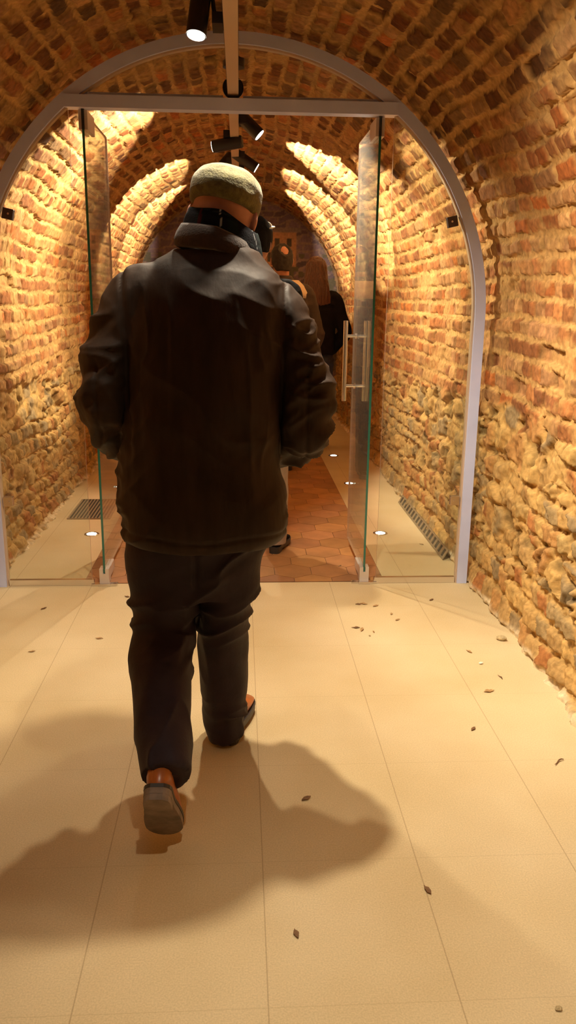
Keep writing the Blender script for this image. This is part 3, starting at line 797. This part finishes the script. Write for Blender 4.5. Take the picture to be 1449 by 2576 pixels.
# ---- the man in the brown jacket
def big_man():
    bm = bmesh.new()
    HC = (-.018, 2.405, 1.662)
    hr = head_mesh(bm, HC, .240, yaw=-.18, pitch=-.30, roll=.13, w=1.10)
    stube(bm, [(-.05, 2.335, 1.47), (-.045, 2.345, 1.53), (-.03, 2.37, 1.60), (-.022, 2.39, 1.66)], [.085, .066, .062, .062])
    loft_z(bm, [(.74, -.09, .17, 2.28, .12), (.9, -.085, .19, 2.28, .135), (1.1, -.08, .185, 2.29, .13), (1.3, -.07, .185, 2.31, .12), (1.42, -.06, .18, 2.325, .10), (1.50, -.055, .11, 2.335, .075)], m=3)
    for sg, sh, el, wr in ((-1, (-.235, 2.325, 1.44), (-.345, 2.28, 1.165), (-.262, 2.45, 1.02)), (1, (.115, 2.325, 1.40), (.205, 2.28, 1.13), (.115, 2.45, 1.00))):
        stube(bm, [sh, tuple((np.array(sh) + el) / 2), el, tuple((np.array(el) + wr) / 2), wr], [.05, .046, .038, .036, .026], n=14)
        hand_mesh(bm, wr, (-sg * .55, .12, -.6), (-sg * .3, .5, .55), (0, -1, .1), curl=.5)
    stube(bm, [(-.19, 2.28, .82), (-.20, 2.30, .50), (-.185, 2.08, .385), (-.172, 1.885, .275)], [.078, .055, .055, .040], n=14)
    stube(bm, [(.0, 2.28, .82), (-.03, 2.36, .48), (-.03, 2.43, .28), (-.02, 2.50, .07)], [.078, .055, .052, .038], n=14)
    body = fuse('person', bm, MT['skin'], None, voxel=.0052, smooth=3)
    tag(body, 'man from behind in olive flat cap, brown waxed jacket and dark trousers, mid-stride', 'person')
    for sg in (-1, 1):
        b2 = bmesh.new(); ellipsoid(b2, hr @ Vector((sg * .033, .083, .010)) + Vector(HC), (.012, .012, .012), None, 14, 10); obj('eye', b2, MT['eye'], body, True)
    # grey hair fringe under the cap
    # jacket
    bm = bmesh.new()
    loft_z(bm, [(.775, -.078, .216, 2.275, .165), (.80, -.076, .226, 2.272, .172), (.85, -.074, .231, 2.270, .175), (.92, -.079, .229, 2.270, .172), (1.04, -.082, .214, 2.278, .166),
                (1.18, -.075, .211, 2.285, .162), (1.32, -.066, .211, 2.295, .155), (1.42, -.058, .208, 2.310, .142), (1.48, -.056, .196, 2.322, .122), (1.53, -.050, .160, 2.338, .098), (1.575, -.042, .110, 2.350, .085)], n=48)
    # sleeves
    stube(bm, [(-.155, 2.325, 1.455), (-.235, 2.315, 1.445), (-.283, 2.305, 1.37), (-.318, 2.290, 1.28), (-.343, 2.278, 1.195), (-.338, 2.290, 1.125), (-.318, 2.345, 1.075), (-.285, 2.41, 1.042), (-.262, 2.448, 1.022)],
          [.078, .082, .078, .078, .077, .075, .070, .064, .056], n=24)
    stube(bm, [(.040, 2.325, 1.425), (.118, 2.315, 1.405), (.155, 2.305, 1.34), (.182, 2.290, 1.26), (.205, 2.276, 1.18), (.200, 2.285, 1.10), (.180, 2.335, 1.052), (.150, 2.40, 1.02), (.120, 2.448, 1.00)],
          [.078, .084, .078, .077, .076, .076, .070, .064, .056], n=24)
    def wrinkles(co, no):
        x, y, z = co[:, 0], co[:, 1], co[:, 2]
        arm = np.maximum(ss(-.27, -.31, x), ss(.135, .175, x)) * ss(1.46, 1.36, z)
        d = (n3(co, (7, 7, 5), 1) - .5) * .016
        wq = co + (np.stack([n3(co, 9, 61), n3(co, 9, 62), n3(co, 9, 63)], 1) - .5) * .05
        d += (ridge(wq * np.array([1, .3, .10]), (30, 10, 12), 2) ** 2 - .35) * .0075 * ss(.95, 1.1, z) * ss(1.50, 1.38, z) * (1 - arm)
        q = np.stack([wq[:, 0] * .8 + wq[:, 2] * .6, wq[:, 1], wq[:, 2] * .8 - wq[:, 0] * .6], 1)
        d += (ridge(q * np.array([.30, .5, 1]), (14, 12, 17), 3) ** 2 - .4) * .009 * (1 - arm) * ss(.06, .22, np.abs(x + .07))
        q2 = np.stack([wq[:, 0] * .8 - wq[:, 2] * .6, wq[:, 1], wq[:, 2] * .8 + wq[:, 0] * .6], 1)
        d += (ridge(q2 * np.array([.25, .5, 1]), (12, 12, 13), 4) ** 2 - .4) * .007 * (1 - arm)
        d += arm * (ridge(wq * np.array([.55, .6, 1.0]), (16, 16, 24), 5) ** 1.6 - .45) * .022
        d += arm * (ridge(q * np.array([.5, .6, 1.0]), (22, 20, 34), 6) ** 1.6 - .45) * .013
        d -= .004 * np.exp(-((z - .812 - .006 * np.sin(x * 20)) / .005) ** 2)
        # armhole and elbow seams
        d -= .006 * np.exp(-((np.where(x < -.05, x + .272 + .03 * (z - 1.2), x - .142 - .02 * (z - 1.2))) / .006) ** 2) * ss(1.02, 1.08, z) * (y < 2.33)
        d -= .005 * np.exp(-((np.where(x < -.05, x + .352, x - .208)) / .004) ** 2) * ss(1.30, 1.26, z)
        return d
    jk = fuse('jacket', bm, MT['jacket'], body, voxel=.0058, smooth=5, disp=wrinkles)
    # armhole seams
    # corduroy collar: a folded band round the neck, lower over the right shoulder
    def band(sections, n=56, seam_wob=0.0):
        """each section: (z, cx, rx, cy, ry, tilt_x, tilt_y)"""
        R = []
        for (z, cx, rx, cy, ry, tx, ty) in sections:
            R.append([(cx + rx * math.cos(2 * math.pi * k / n), cy + ry * math.sin(2 * math.pi * k / n), z + tx * max(math.cos(2 * math.pi * k / n), 0) + .3 * tx * min(math.cos(2 * math.pi * k / n), 0) + ty * math.sin(2 * math.pi * k / n) + seam_wob * math.sin(6 * math.pi * k / n)) for k in range(n)])
        return R
    bm = bmesh.new()
    rings(bm, band([(1.572, -.040, .110, 2.345, .100, -.034, 0), (1.588, -.038, .113, 2.346, .102, -.036, 0), (1.606, -.036, .108, 2.350, .100, -.038, 0), (1.620, -.033, .102, 2.354, .097, -.040, 0), (1.626, -.033, .098, 2.356, .092, -.041, 0),
                    (1.620, -.033, .094, 2.357, .087, -.040, 0), (1.59, -.038, .093, 2.352, .087, -.036, 0), (1.565, -.040, .100, 2.347, .090, -.034, 0)]), closed=True)
    col = obj('corduroy_collar', bm, MT['cord'], jk, True)
    # tartan scarf: several soft rolls
    bm = bmesh.new()
    rings(bm, band([(1.549, -.024, .106, 2.362, .098, -.050, 0), (1.584, -.022, .110, 2.364, .101, -.054, 0), (1.619, -.019, .106, 2.368, .099, -.054, 0), (1.646, -.017, .099, 2.372, .094, -.052, 0), (1.664, -.016, .091, 2.376, .089, -.050, 0),
                    (1.665, -.016, .085, 2.376, .083, -.050, 0), (1.639, -.018, .082, 2.374, .08, -.05, 0), (1.574, -.022, .088, 2.366, .08, -.05, 0)], n=160, seam_wob=.003), closed=True)
    bmesh.ops.subdivide_edges(bm, edges=[e for e in bm.edges if abs(e.verts[0].co.z - e.verts[1].co.z) > .008 and e.calc_length() > .012], cuts=4, use_grid_fill=True)
    sc_ = obj('tartan_scarf', bm, MT['tartan'], body, True)
    co = get_co(sc_.data); no = get_no(sc_.data)
    set_co(sc_.data, co + no * ((ridge(co * np.array([.4, .4, 1]), (12, 12, 30), 8) - .5) * .010)[:, None])
    an = np.arctan2(co[:, 1] - 2.368, co[:, 0] + .033) * .11; zz = co[:, 2] + .22 * (co[:, 0] + .03)
    cc = np.tile(np.array((.008, .008, .011)), (len(co), 1))
    cc[(np.mod(an + .03, .11) < .034)] = (.008, .014, .014); cc[(np.mod(zz, .05) < .018)] *= .6
    cc[np.abs(an + .232) < .006] = (.05, .008, .008)
    cc[(np.abs(an + .160) < .0016) & (co[:, 1] < 2.36)] = (.42, .44, .40)
    cc[(np.abs(an + .045) < .0016) & (co[:, 1] < 2.36)] = (.22, .23, .24)
    cc[(np.abs(np.mod(zz - 1.60, .06)) < .0028)] = (.014, .022, .024)
    col_attr(sc_.data, cc)
    # trousers
    bm = bmesh.new()
    loft_z(bm, [(.60, -.10, .175, 2.285, .09), (.66, -.10, .185, 2.285, .118), (.74, -.098, .195, 2.283, .128), (.85, -.09, .198, 2.28, .135), (1.0, -.085, .19, 2.285, .13)], n=36, m=3)
    stube(bm, [(-.195, 2.275, .78), (-.195, 2.285, .66), (-.200, 2.292, .56), (-.207, 2.270, .478), (-.206, 2.215, .425), (-.198, 2.13, .385), (-.189, 2.04, .342), (-.180, 1.955, .298), (-.170, 1.875, .252)],
          [(.103, .105), (.101, .104), (.100, .098), (.093, .088), (.089, .086), (.086, .084), (.080, .082), (.073, .080), (.066, .076)], n=28)
    stube(bm, [(.0, 2.278, .78), (-.012, 2.292, .66), (-.021, 2.325, .55), (-.028, 2.365, .46), (-.031, 2.395, .36), (-.033, 2.425, .26), (-.030, 2.452, .17), (-.024, 2.478, .095), (-.020, 2.492, .040)],
          [(.098, .105), (.090, .104), (.079, .095), (.077, .088), (.077, .085), (.076, .084), (.070, .082), (.063, .080), (.054, .078)], n=28)
    def folds(co, no):
        x, y, z = co[:, 0], co[:, 1], co[:, 2]
        wq = co + (np.stack([n3(co, 8, 64), n3(co, 8, 65), n3(co, 8, 66)], 1) - .5) * .06
        q = np.stack([wq[:, 0] * .85 + wq[:, 2] * .5, wq[:, 1], wq[:, 2] * .85 - wq[:, 0] * .5], 1)
        d = (n3(co, (8, 8, 6), 11) - .5) * .010
        d += (ridge(q * np.array([.30, .5, 1]), (15, 13, 20), 12) ** 2 - .35) * .016 * ss(.40, .50, z)
        d += (ridge(wq * np.array([1, .6, .18]), (22, 18, 18), 13) ** 2 - .35) * .012 * ss(.50, .40, z)
        d += (ridge(wq * np.array([.5, .5, 1]), (14, 14, 26), 14) ** 2 - .4) * .020 * ss(.22, .10, z) * (x > -.12)
        d += (ridge(wq * np.array([.35, .6, 1]), (10, 10, 24), 15) ** 2 - .35) * .022 * np.exp(-((z - .50) / .06) ** 2) * (x < -.1)
        d -= .008 * np.exp(-((x + .098) / .008) ** 2) * ss(.62, .68, z)
        return d
    fuse('trousers', bm, MT['trouser'], body, voxel=.0058, smooth=5, disp=folds)
    shoe('shoe', body, (-.183, 1.788, .262), .97, -.03, MT['tan_leather'], MT['sole'], MT['edge_sole'])
    shoe('shoe', body, (-.022, 2.445, .017), 0.0, -.22, MT['tan_leather'], MT['edge_sole'], MT['edge_sole'])
    # flat cap: tilted shell with a rounded crown, a back panel and a short peak
    rot = Matrix.Rotation(-.18, 3, 'Z') @ Matrix.Rotation(-.20, 3, 'X') @ Matrix.Rotation(.22, 3, 'Y'); cc0 = Vector((-.016, 2.405, 1.692))
    bm = bmesh.new(); R = []; n = 48
    for (z, rx, ry, dy) in ((-.014, .091, .109, .0), (-.008, .096, .114, .0), (.008, .101, .120, .002), (.025, .103, .124, .006), (.055, .099, .122, .012), (.078, .085, .108, .018), (.092, .064, .084, .022), (.100, .036, .048, .024), (.102, .012, .016, .024)):
        R.append([cc0 + rot @ Vector((rx * math.cos(2 * math.pi * k / n), dy + ry * math.sin(2 * math.pi * k / n), z - .012 * math.sin(2 * math.pi * k / n) * (z < 0))) for k in range(n)])
    rings(bm, R)
    cap = fuse('flat_cap', bm, MT['cap'], body, voxel=.005, smooth=3, disp=lambda co, no: (n3(co, 14, 20) - .5) * .008 + (ridge(co * np.array([.6, .6, 1]), (16, 16, 22), 21) - .6) * .006)
    bm = bmesh.new(); R = []
    for i in range(9):
        t = i / 8; y = .085 + .075 * t; wd = .080 * math.sqrt(max(1 - (t * .93) ** 2.5, .05)); z = -.030 - .025 * t
        R.append([cc0 + rot @ Vector((wd * math.cos(a), y, z + .006 * math.sin(a) - .010 * math.cos(a) ** 2)) for a in [2 * math.pi * k / 20 for k in range(20)]])
    rings(bm, R); obj('peak', bm, MT['cap'], cap, True)
    bm = bmesh.new(); cyl(bm, cc0 + rot @ Vector((0, .024, .096)), cc0 + rot @ Vector((0, .024, .107)), .010, 16); obj('crown_button', bm, MT['cap'], cap, True)
big_man()

# ---- the people further down the tunnel
def walker(base, H, label, coat, trouser, hair_kind, yaw=0.0, step=.16, hw=.205, arm_out=(.06, .06), coat_len=.86, skin='skin', pocket=False, shoe_m='blk', voxel=.008):
    """standing or walking figure facing +y; all sizes scale with H / 1.75"""
    k = H / 1.75; bx, by = base
    T = lambda x, y, z: (bx + (x * math.cos(yaw) - y * math.sin(yaw)) * k, by + (x * math.sin(yaw) + y * math.cos(yaw)) * k, z * k)
    bm = bmesh.new(); HC = T(0, .03, 1.632)
    hr = head_mesh(bm, HC, .235 * k, yaw=yaw)
    stube(bm, [T(0, 0, 1.42), T(0, .005, 1.48), T(0, .02, 1.56)], [.07 * k, .056 * k, .056 * k], n=14)
    wr = {}
    loft_z(bm, [(z * k, bx, rx * k, by, ry * k) for z, rx, ry in ((.80, .15, .10), (1.0, .155, .10), (1.25, .165, .10), (1.38, .165, .085), (1.45, .09, .06))], m=3)
    A = {}
    for i, sg in enumerate((-1, 1)):
        o = arm_out[i]
        sh, el = T(sg * (hw - .03), 0, 1.385), T(sg * (hw + o), -.03, 1.10)
        w_ = T(sg * (hw + o * .3 - (.06 if pocket else 0)), .12 if pocket else .06, .93 if pocket else .86)
        A[sg] = (sh, el, w_)
        stube(bm, [sh, tuple((np.array(sh) + el) / 2), el, tuple((np.array(el) + w_) / 2), w_], [q * k for q in (.048, .042, .036, .034, .025)], n=12)
        hand_mesh(bm, w_, (0, .2, -1), (0, 1, .1), (-sg, 0, 0), curl=.35, k=k)
    legs = []
    for sg in (-1, 1):
        st = sg * step
        hip, kn, an = T(sg * .09, 0, .86), T(sg * .09, st * .55 + .04, .47), T(sg * .085, st, .09)
        legs.append((hip, kn, an)); stube(bm, [hip, kn, an], [.075 * k, .052 * k, .037 * k], n=12)
    body = fuse('person', bm, MT[skin], None, voxel=.0065, smooth=2); tag(body, label, 'person')
    for sg in (-1, 1):
        b2 = bmesh.new(); ellipsoid(b2, hr @ Vector((sg * .030 * k, .083 * k, .010 * k)) + Vector(HC), (.011 * k,) * 3, None, 12, 8); obj('eye', b2, MT['eye'], body, True)
    bm = bmesh.new()
    loft_z(bm, [(coat_len * k, bx, (hw - .015) * k, by, .135 * k), (1.0 * k, bx, (hw - .020) * k, by, .135 * k), (1.2 * k, bx, (hw - .012) * k, by, .135 * k), (1.36 * k, bx, hw * k, by, .118 * k), (1.43 * k, bx, (hw - .05) * k, by + .005, .095 * k), (1.49 * k, bx, .085 * k, by + .012, .078 * k), (1.52 * k, bx, .070 * k, by + .015, .068 * k)], n=32, m=4)
    for sg in (-1, 1):
        sh, el, w_ = A[sg]
        stube(bm, [tuple(np.array(sh) * .7 + np.array(T(0, 0, 1.385)) * .3), sh, tuple((np.array(sh) + el) / 2), el, tuple((np.array(el) + w_) / 2), w_], [q * k for q in (.070, .074, .066, .062, .056, .048)], n=18)
    jk = fuse('jacket', bm, MT[coat], body, voxel=voxel, smooth=4, disp=lambda co, no: (ridge(co * np.array([.6, .6, 1]), (12, 12, 14), 31) - .55) * .014)
    bm = bmesh.new()
    loft_z(bm, [(.72 * k, bx, .15 * k, by, .10 * k), (.85 * k, bx, .165 * k, by, .11 * k), (1.0 * k, bx, .16 * k, by, .11 * k)], n=28, m=3)
    for hip, kn, an in legs: stube(bm, [hip, kn, tuple(np.array(kn) * .45 + np.array(an) * .55), tuple(np.array(an) + np.array((0, 0, -.04)))], [.092 * k, .072 * k, .066 * k, .062 * k], n=18)
    fuse('trousers', bm, MT[trouser], body, voxel=voxel, smooth=3, disp=lambda co, no: (ridge(co * np.array([.7, .7, 1]), (12, 12, 14), 32) - .55) * .010)
    for hip, kn, an in legs:
        shoe('shoe', body, (an[0] + .04 * math.sin(yaw), an[1] - .055, .017), 0.0, yaw, MT[shoe_m], MT['edge_sole'], MT['edge_sole'], L=.275, w=.047)
    return body, HC, hr, k, T, jk

def skull_cap(cen, rot, k, name, m, parent, sections, disp, n=40, voxel=.006):
    bm = bmesh.new(); R = []
    for (z, rx, ry, dy) in sections:
        R.append([Vector(cen) + rot @ Vector((rx * k * math.cos(2 * math.pi * q / n), (dy + ry * math.sin(2 * math.pi * q / n)) * k, z * k)) for q in range(n)])
    rings(bm, R); return fuse(name, bm, MT[m], parent, voxel=voxel, smooth=2, disp=disp)

# second in line: black knitted hat with sunglasses pushed up on it
b, HC, hr, k, T, jk = walker((.095, 4.45), 1.84, 'person in black hat and coat half hidden behind the man in the olive cap', 'blk', 'beige', 'hat', yaw=-.30, hw=.205, coat_len=.80, skin='skin_dark')
hat = skull_cap(HC, hr, k, 'knitted_hat', 'blk', b, ((-.045, .075, .080, -.022), (-.02, .086, .098, -.014), (.02, .090, .108, -.004), (.06, .088, .106, 0), (.10, .068, .084, 0), (.128, .034, .044, 0), (.135, .010, .014, 0)), lambda co, no: (ridge(co, (40, 40, 12), 41) - .5) * .003)
bm = bmesh.new()
for sg in (-1, 1):
    P = [Vector(HC) + hr @ Vector(((.036 * sg + .028 * math.cos(a)) * k, (.095 - .02 * math.sin(a)) * k, (.085 + .022 * math.sin(a)) * k)) for a in np.linspace(0, 2 * math.pi, 17)]
    tube(bm, P, .003, 8, False)
    tube(bm, [Vector(HC) + hr @ Vector((sg * .066 * k, .088 * k, .085 * k)), Vector(HC) + hr @ Vector((sg * .094 * k, .03 * k, .078 * k)), Vector(HC) + hr @ Vector((sg * .093 * k, -.05 * k, .066 * k))], .004, 8)
obj('sunglasses', bm, MT['white'], hat, True)

# third: balding man with a cream collar
b, HC, hr, k, T, jk = walker((.365, 6.75), 1.85, 'balding dark haired man in dark jacket with cream hood, beyond the second person', 'brn', 'blk', 'bald', yaw=.10, hw=.205, skin='skin_dark')
hz = skull_cap(HC, hr, k, 'hair', 'hair_dark', b, ((-.075, .050, .050, -.055), (-.05, .070, .075, -.032), (-.01, .082, .090, -.020), (.025, .084, .094, -.014), (.065, .078, .092, -.010), (.098, .058, .074, -.004), (.122, .022, .028, 0)), lambda co, no: (n3(co, 60, 43) - .5) * .006 - .022 * ss(.056, .036, np.linalg.norm(co - np.array(Vector(HC) + hr @ Vector((.012, -.075, .072)), np.float32), axis=1)))
bm = bmesh.new(); n = 40; R = []
for (z, rx, ry) in ((1.36, .185, .118), (1.40, .185, .125), (1.45, .150, .115), (1.49, .110, .098), (1.49, .085, .078), (1.42, .085, .075)):
    R.append([T(rx * 1.12 * math.cos(2 * math.pi * q / n), .0 + ry * 1.2 * math.sin(2 * math.pi * q / n), z) for q in range(n)])
rings(bm, R, closed=True); obj('cream_hood', bm, MT['cream'], jk, True)

# fourth: woman with long auburn hair
b, HC, hr, k, T, jk = walker((.735, 7.85), 1.80, 'woman with long auburn hair and black coat near the right wall', 'blk', 'jean', 'long', yaw=-.05, hw=.195, arm_out=(.03, .075), coat_len=.90, pocket=True)
bm = bmesh.new(); R = []; n = 44
for (z, rx, ry, dy) in ((-.30, .095, .028, -.120), (-.28, .125, .040, -.118), (-.22, .128, .050, -.112), (-.15, .116, .062, -.095), (-.08, .106, .082, -.060), (-.02, .097, .098, -.028), (.04, .094, .106, -.012), (.085, .078, .092, -.006), (.115, .050, .060, -.004), (.128, .016, .02, -.004)):
    R.append([Vector(HC) + hr @ Vector((rx * k * math.cos(2 * math.pi * q / n), (dy + ry * math.sin(2 * math.pi * q / n)) * k, z * k)) for q in range(n)])
rings(bm, R)
fuse('long_hair', bm, MT['hair_red'], b, voxel=.006, smooth=2, disp=lambda co, no: (ridge(co * np.array([1, 1, .08]), (70, 60, 40), 44) - .5) * .012)

# ------------------------------------------------------------------ scraps on the floor
def scrap(x, y, size, kind, label, group=None, rz=None):
    rz = random.uniform(0, 6.3) if rz is None else rz
    bm = bmesh.new()
    if kind in ('leaf', 'leaf_pale'):
        n = 9; top, bot = [], []
        for i in range(n):
            t = i / (n - 1); w = size * .20 * math.sin(math.pi * min(t * 1.05, 1)) * random.uniform(.6, 1.1) + .0006
            z = .0010 + size * .05 * abs(math.sin(t * 5 + rz))
            for lst, dz in ((top, .0012), (bot, 0)):
                lst.append([bm.verts.new((size * (t - .5), -w, z + dz + w * .15)), bm.verts.new((size * (t - .5), 0, z + dz)), bm.verts.new((size * (t - .5), w, z + dz + w * .25))])
        for i in range(n - 1):
            for j in range(2):
                bm.faces.new((top[i][j], top[i][j + 1], top[i + 1][j + 1], top[i + 1][j])); bm.faces.new((bot[i][j + 1], bot[i][j], bot[i + 1][j], bot[i + 1][j + 1]))
            bm.faces.new((bot[i][0], top[i][0], top[i + 1][0], bot[i + 1][0])); bm.faces.new((top[i][2], bot[i][2], bot[i + 1][2], top[i + 1][2]))
        nm, cat = 'dry_leaf', 'leaf'
    elif kind == 'twig':
        P = [(size * (t - .5), size * .12 * math.sin(t * 4 + rz), .004 + .002 * math.sin(t * 7)) for t in np.linspace(0, 1, 7)]
        tube(bm, P, [.0014, .0022, .0024, .002, .002, .0016, .0008], 8); nm, cat = 'dry_twig', 'twig'
    else:
        ellipsoid(bm, (0, 0, size * .18), (size * .5, size * .38, size * .2), None, 9, 6)
        for v in bm.verts: v.co += Vector((random.uniform(-1, 1), random.uniform(-1, 1), random.uniform(-.3, .5))) * size * .07
        nm, cat = 'stone_chip', 'stone chip'
    mm = {'leaf': 'leaf', 'leaf_pale': 'leaf_pale', 'twig': 'leaf', 'chip': 'stone', 'white': 'white'}[kind]
    o = obj(nm, bm, MT[mm], None); o.location = (x, y, .0006); o.rotation_euler = (0, 0, rz); tag(o, label, cat, group)

CL_LB, CL_G = 'brown leaf scrap in the small scatter before the right door pivot', 'leaf scraps before the right door pivot'
for (x, y, sz) in ((.627, 3.724, .04), (.681, 3.696, .035), (.571, 3.405, .045), (.621, 3.381, .02), (.547, 3.429, .04), (.74, 3.591, .025), (.755, 3.517, .03), (.60, 3.72, .03)):
    scrap(x, y, sz, random.choice(['leaf', 'leaf_pale']), CL_LB, CL_G)
scrap(.597, 3.337, .012, 'chip', 'tiny crumb in front of the leaf scraps by the right door pivot')
scrap(.972, 3.769, .035, 'leaf', 'curled leaf on the floor slab before the right post')
scrap(.994, 3.157, .035, 'leaf_pale', 'pale leaf flake on the right floor slabs, before the white speck')
scrap(1.011, 3.04, .02, 'white', 'white speck on the right floor slabs')
scrap(1.051, 2.912, .03, 'twig', 'short twig beside the foot of the right wall')
scrap(.972, 2.797, .045, 'leaf_pale', 'thin pale straw before the short twig by the right wall')
scrap(.833, 2.52, .03, 'leaf', 'small curled leaf alone on the right joint line')
scrap(.496, 1.735, .034, 'leaf', 'brown curled leaf in the right foreground of the floor', rz=1.9)
scrap(.154, 1.603, .030, 'leaf', 'thin dark leaf sliver in the foreground, in front of the shadow', rz=1.8)
scrap(.694, 1.368, .017, 'chip', 'dark crumb at the bottom right corner of the floor')
scrap(1.075, 2.16, .045, 'chip', 'yellowish stone chip at the right edge of the floor')
scrap(1.053, 2.30, .05, 'twig', 'thin pale twig behind the yellowish stone chip')
scrap(.22, 2.136, .035, 'leaf', 'small leaf lying in the shadow of the man', rz=.6)
scrap(-.908, 3.703, .035, 'leaf', 'dark leaf in front of the left glass pane')
scrap(-.535, 3.853, .03, 'leaf', 'dark leaf before the left door pivot')
scrap(-.588, 3.343, .035, 'leaf_pale', 'curved scrap on the floor left of the trousers of the man')
scrap(-.846, 3.215, .03, 'leaf_pale', 'pale scrap at the left edge of the floor')
scrap(1.126, 4.708, .03, 'leaf', 'leaf behind the right glass pane near the slotted grate')
scrap(1.17, 3.276, .05, 'chip', 'flat stone flake at the foot of the right wall')
scrap(.579, 4.303, .035, 'leaf', 'leaf beside the open right glass door')
